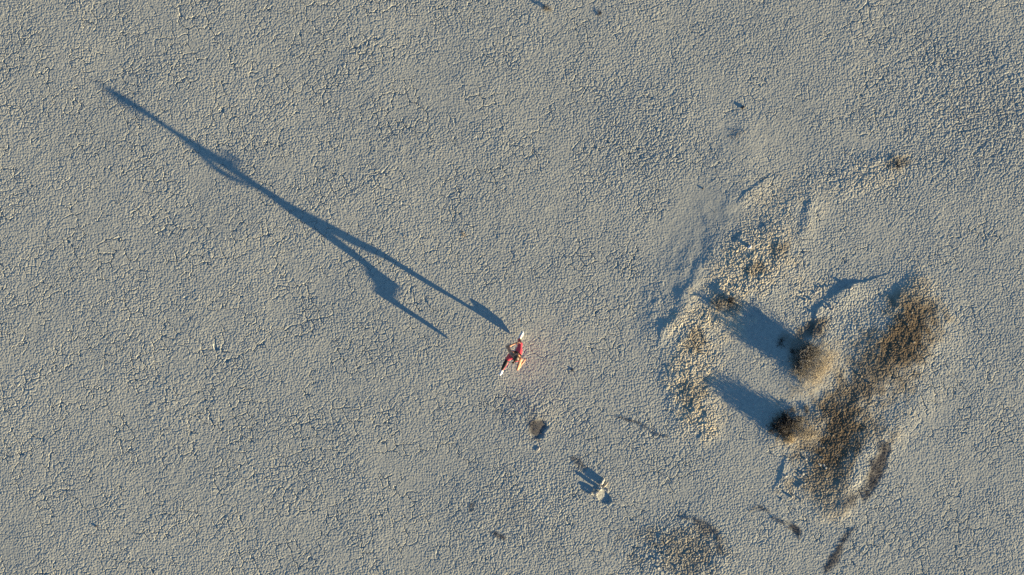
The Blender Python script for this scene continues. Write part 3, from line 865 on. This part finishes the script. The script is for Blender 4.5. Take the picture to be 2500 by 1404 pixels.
def litter(pts, wid, n, seed, label, mat=None, ln=(0.03, 0.10)):
    rg = np.random.default_rng(seed)
    P = np.array([wpt(*p) for p in pts]); st = []
    seg = np.linalg.norm(np.diff(P, axis=0), axis=1); cum = np.concatenate([[0], np.cumsum(seg)])
    for i in range(int(n * 0.42)):
        q = rg.uniform(0, cum[-1]); x = np.interp(q, cum, P[:, 0]); y = np.interp(q, cum, P[:, 1])
        k = min(int(np.searchsorted(cum, q, 'right')) - 1, len(seg) - 1); d = (P[k + 1] - P[k]) / seg[k]
        taper = 0.35 + 0.65 * math.sin(math.pi * min(max(q / cum[-1], 0.02), 0.98))
        off = rg.normal(0, 0.62) * wid / PX * taper * rg.uniform(0.3, 1.3)
        x += -d[1] * off; y += d[0] * off
        a = math.atan2(d[1], d[0]) + rg.normal(0, 0.7)
        p, _ = wander(rg, (0, 0, 0.5), (math.cos(a), math.sin(a), 0), rg.uniform(*ln), 3, 0.3)
        p = p - np.array([0, 0, 0.5])
        z0 = gz(x, y) + rg.uniform(0.002, 0.010)
        p[:, 2] = np.abs(p[:, 2]) * 0.3
        st.append((p + np.array([x, y, z0]), rg.uniform(0.0020, 0.0042), 0.0012))
    o = link('plant_litter', tubes('plant_litter', st, 3), None, mat or litter_m)
    return tag(o, label, 'plant litter', kind='stuff')


litter([(1505, 1018), (1545, 1030), (1580, 1045), (1600, 1060), (1628, 1068)], 5, 260, 41, 'thin wavy line of dark plant litter left of the two bush shadows')
litter([(1882, 1263), (1920, 1280), (1940, 1295), (1953, 1316)], 8, 380, 42, 'short slanting streak of dark plant litter below the brown stained bank')
litter([(1828, 1250), (1850, 1235), (1880, 1252)], 5, 140, 43, 'small arched wisp of dark plant litter above the short slanting streak')
litter([(1655, 1262), (1700, 1268), (1730, 1280), (1748, 1300), (1757, 1340)], 9, 380, 44, 'curved band of dark plant litter round the top of the brown patch at the bottom edge')
litter([(2085, 1288), (2055, 1330), (2030, 1370), (2013, 1400)], 9, 420, 45, 'long straight streak of dark plant litter running to the bottom edge')
litter([(2052, 1240), (2088, 1212)], 16, 200, 46, 'scattered dark plant litter at the lower end of the brown bank')
litter([(2163, 1078), (2152, 1125), (2130, 1180), (2112, 1216)], 21, 1200, 47, 'broadest spindle shaped bed of dark plant litter right of the brown bank')
litter([(1300, 1028), (1320, 1066)], 17, 90, 48, 'dark plant litter filling the hollow below the runner')
litter([(1392, 1116), (1430, 1142)], 12, 190, 49, 'grey plant litter beside the shadows of the upturned clods', bark_m)
litter([(1203, 1299), (1232, 1316)], 6, 110, 50, 'small dark smear of plant litter near the bottom middle')
litter([(1780, 335), (1818, 322)], 15, 110, 51, 'grey plant litter at the upper end of the low bank', bark_m)
litter([(1962, 798), (2006, 806)], 14, 380, 52, 'dark brown plant litter above the largest dead shrub')
litter([(1150, 1228), (1154, 1248)], 6, 60, 53, 'tiny smear of dark plant litter left of the bottom middle')


# ------------------------------------------------------------------ clods, lumps and pebbles
import bmesh
clod_m = noise_mat('dry_clay_clod', (0.34, 0.335, 0.31), (0.45, 0.43, 0.39), 22, 0.95, 0.1, 5, 0.5)
tanclod_m = noise_mat('tan_clay_clod', (0.42, 0.36, 0.27), (0.54, 0.48, 0.37), 22, 0.95, 0.1, 5, 0.5)
darkclod_m = noise_mat('brown_clay_clod', (0.14, 0.115, 0.085), (0.36, 0.31, 0.24), 22, 0.95, 0.1, 5, 0.5)
pale_m = noise_mat('pale_blue_stone', (0.40, 0.43, 0.50), (0.52, 0.55, 0.60), 30, 0.7, 0.3, 5, 0.3)
dark_m = noise_mat('dark_stone', (0.035, 0.035, 0.04), (0.09, 0.088, 0.085), 30, 0.7, 0.3, 5, 0.3)


def lump_mesh(seed, sx, sy, sz, rough=0.28, sub=3):
    rg = np.random.default_rng(seed)
    bm = bmesh.new(); bmesh.ops.create_icosphere(bm, subdivisions=sub, radius=1.0)
    co = np.array([v.co[:] for v in bm.verts])
    o1, o2, o3 = rg.uniform(-50, 50, 3)
    n = vnoise(co[:, 0] * 1.6 + o1, co[:, 1] * 1.6 + co[:, 2] * 1.3 + o2, seed) + 0.5 * vnoise(co[:, 0] * 3.7 + o2, co[:, 1] * 3.7 - co[:, 2] * 3.1 + o3, seed + 7) + 0.25 * vnoise(co[:, 2] * 8 + o3, co[:, 1] * 8 + co[:, 0] * 7, seed + 9)
    cut = [unit(rg.normal(0, 1, 3)) for _ in range(5)]             # a few broken faces
    co = co * (1 + rough * n)[:, None]
    for c_ in cut:
        d = co @ c_ - 0.72
        co = co - np.maximum(d, 0)[:, None] * c_ * 0.85
    co = co * np.array([sx, sy, sz])
    for v, c_ in zip(bm.verts, co): v.co = c_
    me = bpy.data.meshes.new('lump'); bm.to_mesh(me); bm.free()
    return me


def lump(name, px, py, sx, sy, sz, seed, mat, label, cat, group=None, rot=None, me=None, sink=0.35, z=0.0):
    me = me or lump_mesh(seed, sx, sy, sz, 0.42)
    if not me.materials: me.materials.append(mat)
    me.name = name
    o = bpy.data.objects.new(name, me); COL.objects.link(o)
    g = gpt(px, py)
    o.location = (g.x, g.y, g.z + sz * (1 - sink) + z)
    o.rotation_euler = rot or (0, 0, seed * 1.7)
    tag(o, label, cat, group)
    return o


lump('clay_clod', 1471, 1174, 0.06, 0.12, 0.052, 101, clod_m, 'rounded upturned clod at the top of the broken cluster with its own shadow', 'clod', rot=(0, 0.1, -0.3))
lump('clay_clod', 1463, 1190, 0.065, 0.085, 0.066, 102, clod_m, 'tallest upturned clod, middle of the broken cluster', 'clod', rot=(0.2, 0, 0.4))
lump('clay_clod', 1457, 1202, 0.085, 0.045, 0.045, 103, clod_m, 'crumbling clod on the left rim of the dark hole', 'clod', rot=(0, 0.1, 0.5))
lump('clay_clod', 1443, 1205, 0.045, 0.035, 0.030, 104, clod_m, 'small clod at the lower left end of the broken cluster', 'clod')
lump('clay_clod', 1478, 1184, 0.09, 0.04, 0.030, 105, tanclod_m, 'flat tan clod right of the tallest upturned clod', 'clod', rot=(0, 0, 0.9))
lump('clay_clod', 1466, 1180, 0.045, 0.030, 0.040, 112, clod_m, 'narrow upright clod wedged between the two tallest clods', 'clod', rot=(0.5, 0.2, 1.0))
lump('clay_clod', 1484, 1196, 0.050, 0.030, 0.022, 113, clod_m, 'broken grey crust flake on the upper rim of the dark hole', 'clod', rot=(0.3, 0.1, 2.0))
lump('clay_clod', 1450, 1196, 0.040, 0.040, 0.030, 114, tanclod_m, 'small tan crumb on the shaded side of the broken cluster', 'clod')
lump('stone', 1828, 603, 0.062, 0.056, 0.034, 106, pale_m, 'smooth pale bluish stone on the tan crumbly patch', 'stone')
lump('stone', 1814, 263, 0.065, 0.055, 0.022, 107, dark_m, 'dark stone on open mud at the upper right', 'stone')
lump('stone', 1398, 903, 0.045, 0.036, 0.016, 108, dark_m, 'small dark stone right of the runner', 'stone')
lump('stone', 236, 1285, 0.040, 0.030, 0.013, 109, dark_m, 'small dark stone alone near the lower left corner', 'stone')
lump('stone', 1716, 461, 0.030, 0.028, 0.014, 110, dark_m, 'tiny dark stone on the smooth sand left of the low bank', 'stone')
lump('clay_clod', 1313, 1096, 0.075, 0.055, 0.016, 111, clod_m, 'flat pale flake of clay below the litter filled hollow', 'clod', rot=(0, 0, 0.6))

SHARED = [lump_mesh(300 + i, 1, 1, 1, 0.30, 2) for i in range(6)]
CL = {}


def lumps(n, region, size, mat, label, group, seed, name='clay_lump'):
    rg = np.random.default_rng(seed)
    ms = []
    for m0 in SHARED:
        m1 = m0.copy(); m1.materials.clear(); m1.materials.append(mat); m1.name = name; ms.append(m1)
    proto = None
    for i in range(n):
        cx, cy, rx, ry = region[int(rg.integers(0, len(region)))]
        a = rg.uniform(0, 6.283); r = math.sqrt(rg.uniform())
        px, py = cx + math.cos(a) * rx * r, cy + math.sin(a) * ry * r
        s_ = size * rg.uniform(0.6, 1.35)
        o = bpy.data.objects.new(name, ms[i % 6]); COL.objects.link(o)
        g = gpt(px, py); h = s_ * rg.uniform(0.40, 0.62)
        o.location = (g.x, g.y, g.z + h * 0.25)
        o.scale = (s_, s_ * rg.uniform(0.65, 1.0), h)
        o.rotation_euler = (rg.normal(0, 0.15), rg.normal(0, 0.15), rg.uniform(0, 6.283))
        tag(o, label, 'clay lump', group)


lumps(30, [(2020, 708, 50, 10), (1975, 720, 24, 20), (2060, 702, 18, 7), (2000, 760, 18, 30), (2030, 745, 22, 18)], 0.038, clod_m, 'small pale rounded clay lump along the curved broken scarp', 'clay lumps along the curved scarp', 201)
lumps(20, [(1850, 630, 80, 50), (1800, 680, 60, 40), (1760, 700, 50, 40)], 0.028, tanclod_m, 'small tan clay lump on the crumbly patch above the small dark shrub', 'tan clay lumps on the upper crumbly patch', 202)
lumps(20, [(1690, 870, 40, 60), (1690, 960, 40, 60), (1715, 1020, 35, 25)], 0.028, tanclod_m, 'small tan clay lump on the crumbly strip left of the bush shadows', 'tan clay lumps on the left crumbly strip', 203)
lumps(26, [(2060, 1070, 70, 60), (2020, 1160, 55, 50), (2190, 800, 45, 80), (2120, 940, 50, 50)], 0.035, darkclod_m, 'small brown clay lump on the brown stained bank', 'brown clay lumps on the stained bank', 204)
lumps(26, [(1670, 1340, 80, 50), (1620, 1370, 50, 30)], 0.036, clod_m, 'small grey clay lump on the rough patch at the bottom edge', 'grey clay lumps on the rough patch', 205)
lumps(18, [(1965, 1150, 60, 40), (1940, 1200, 40, 30)], 0.038, clod_m, 'small grey clay lump on broken mud below the brown bank', 'grey clay lumps below the brown bank', 206)


# ------------------------------------------------------------------ single stems standing in the mud
def stem(px, py, ang, tilt, ln, seed, label, mat=None):
    rg = np.random.default_rng(seed)
    g = gpt(px, py)
    p, d = wander(rg, (0, 0, 0.0), (math.cos(ang) * math.cos(tilt), math.sin(ang) * math.cos(tilt), math.sin(tilt)), ln, 5, 0.12)
    st = [(p, 0.0055, 0.0025)]
    for i in range(2):
        q, _ = wander(rg, p[2 + i], d + rg.normal(0, 0.5, 3), ln * 0.35, 3, 0.2); st.append((q, 0.003, 0.0015))
    o = link('dead_twig', tubes('dead_twig', st), None, mat or litter_m)
    o.location = (g.x, g.y, g.z - 0.004)
    tag(o, label, 'stem')


stem(1867, 438, 2.4, 0.22, 0.128, 61, 'short dead stem leaning over the small bank, upper of two')
stem(1849, 480, 2.5, 0.22, 0.120, 62, 'short dead stem leaning over the small bank, lower of two')
stem(1746, 521, 2.3, 0.22, 0.088, 63, 'thin dead stem on smooth sand at the foot of the low bank')
stem(985, 570, -1.1, 0.22, 0.144, 64, 'bleached straw coloured stem beside the long shadow of the runner', straw_m)
stem(1684, 607, 2.4, 0.22, 0.096, 65, 'thin dead stem halfway down the smooth shaded slope')
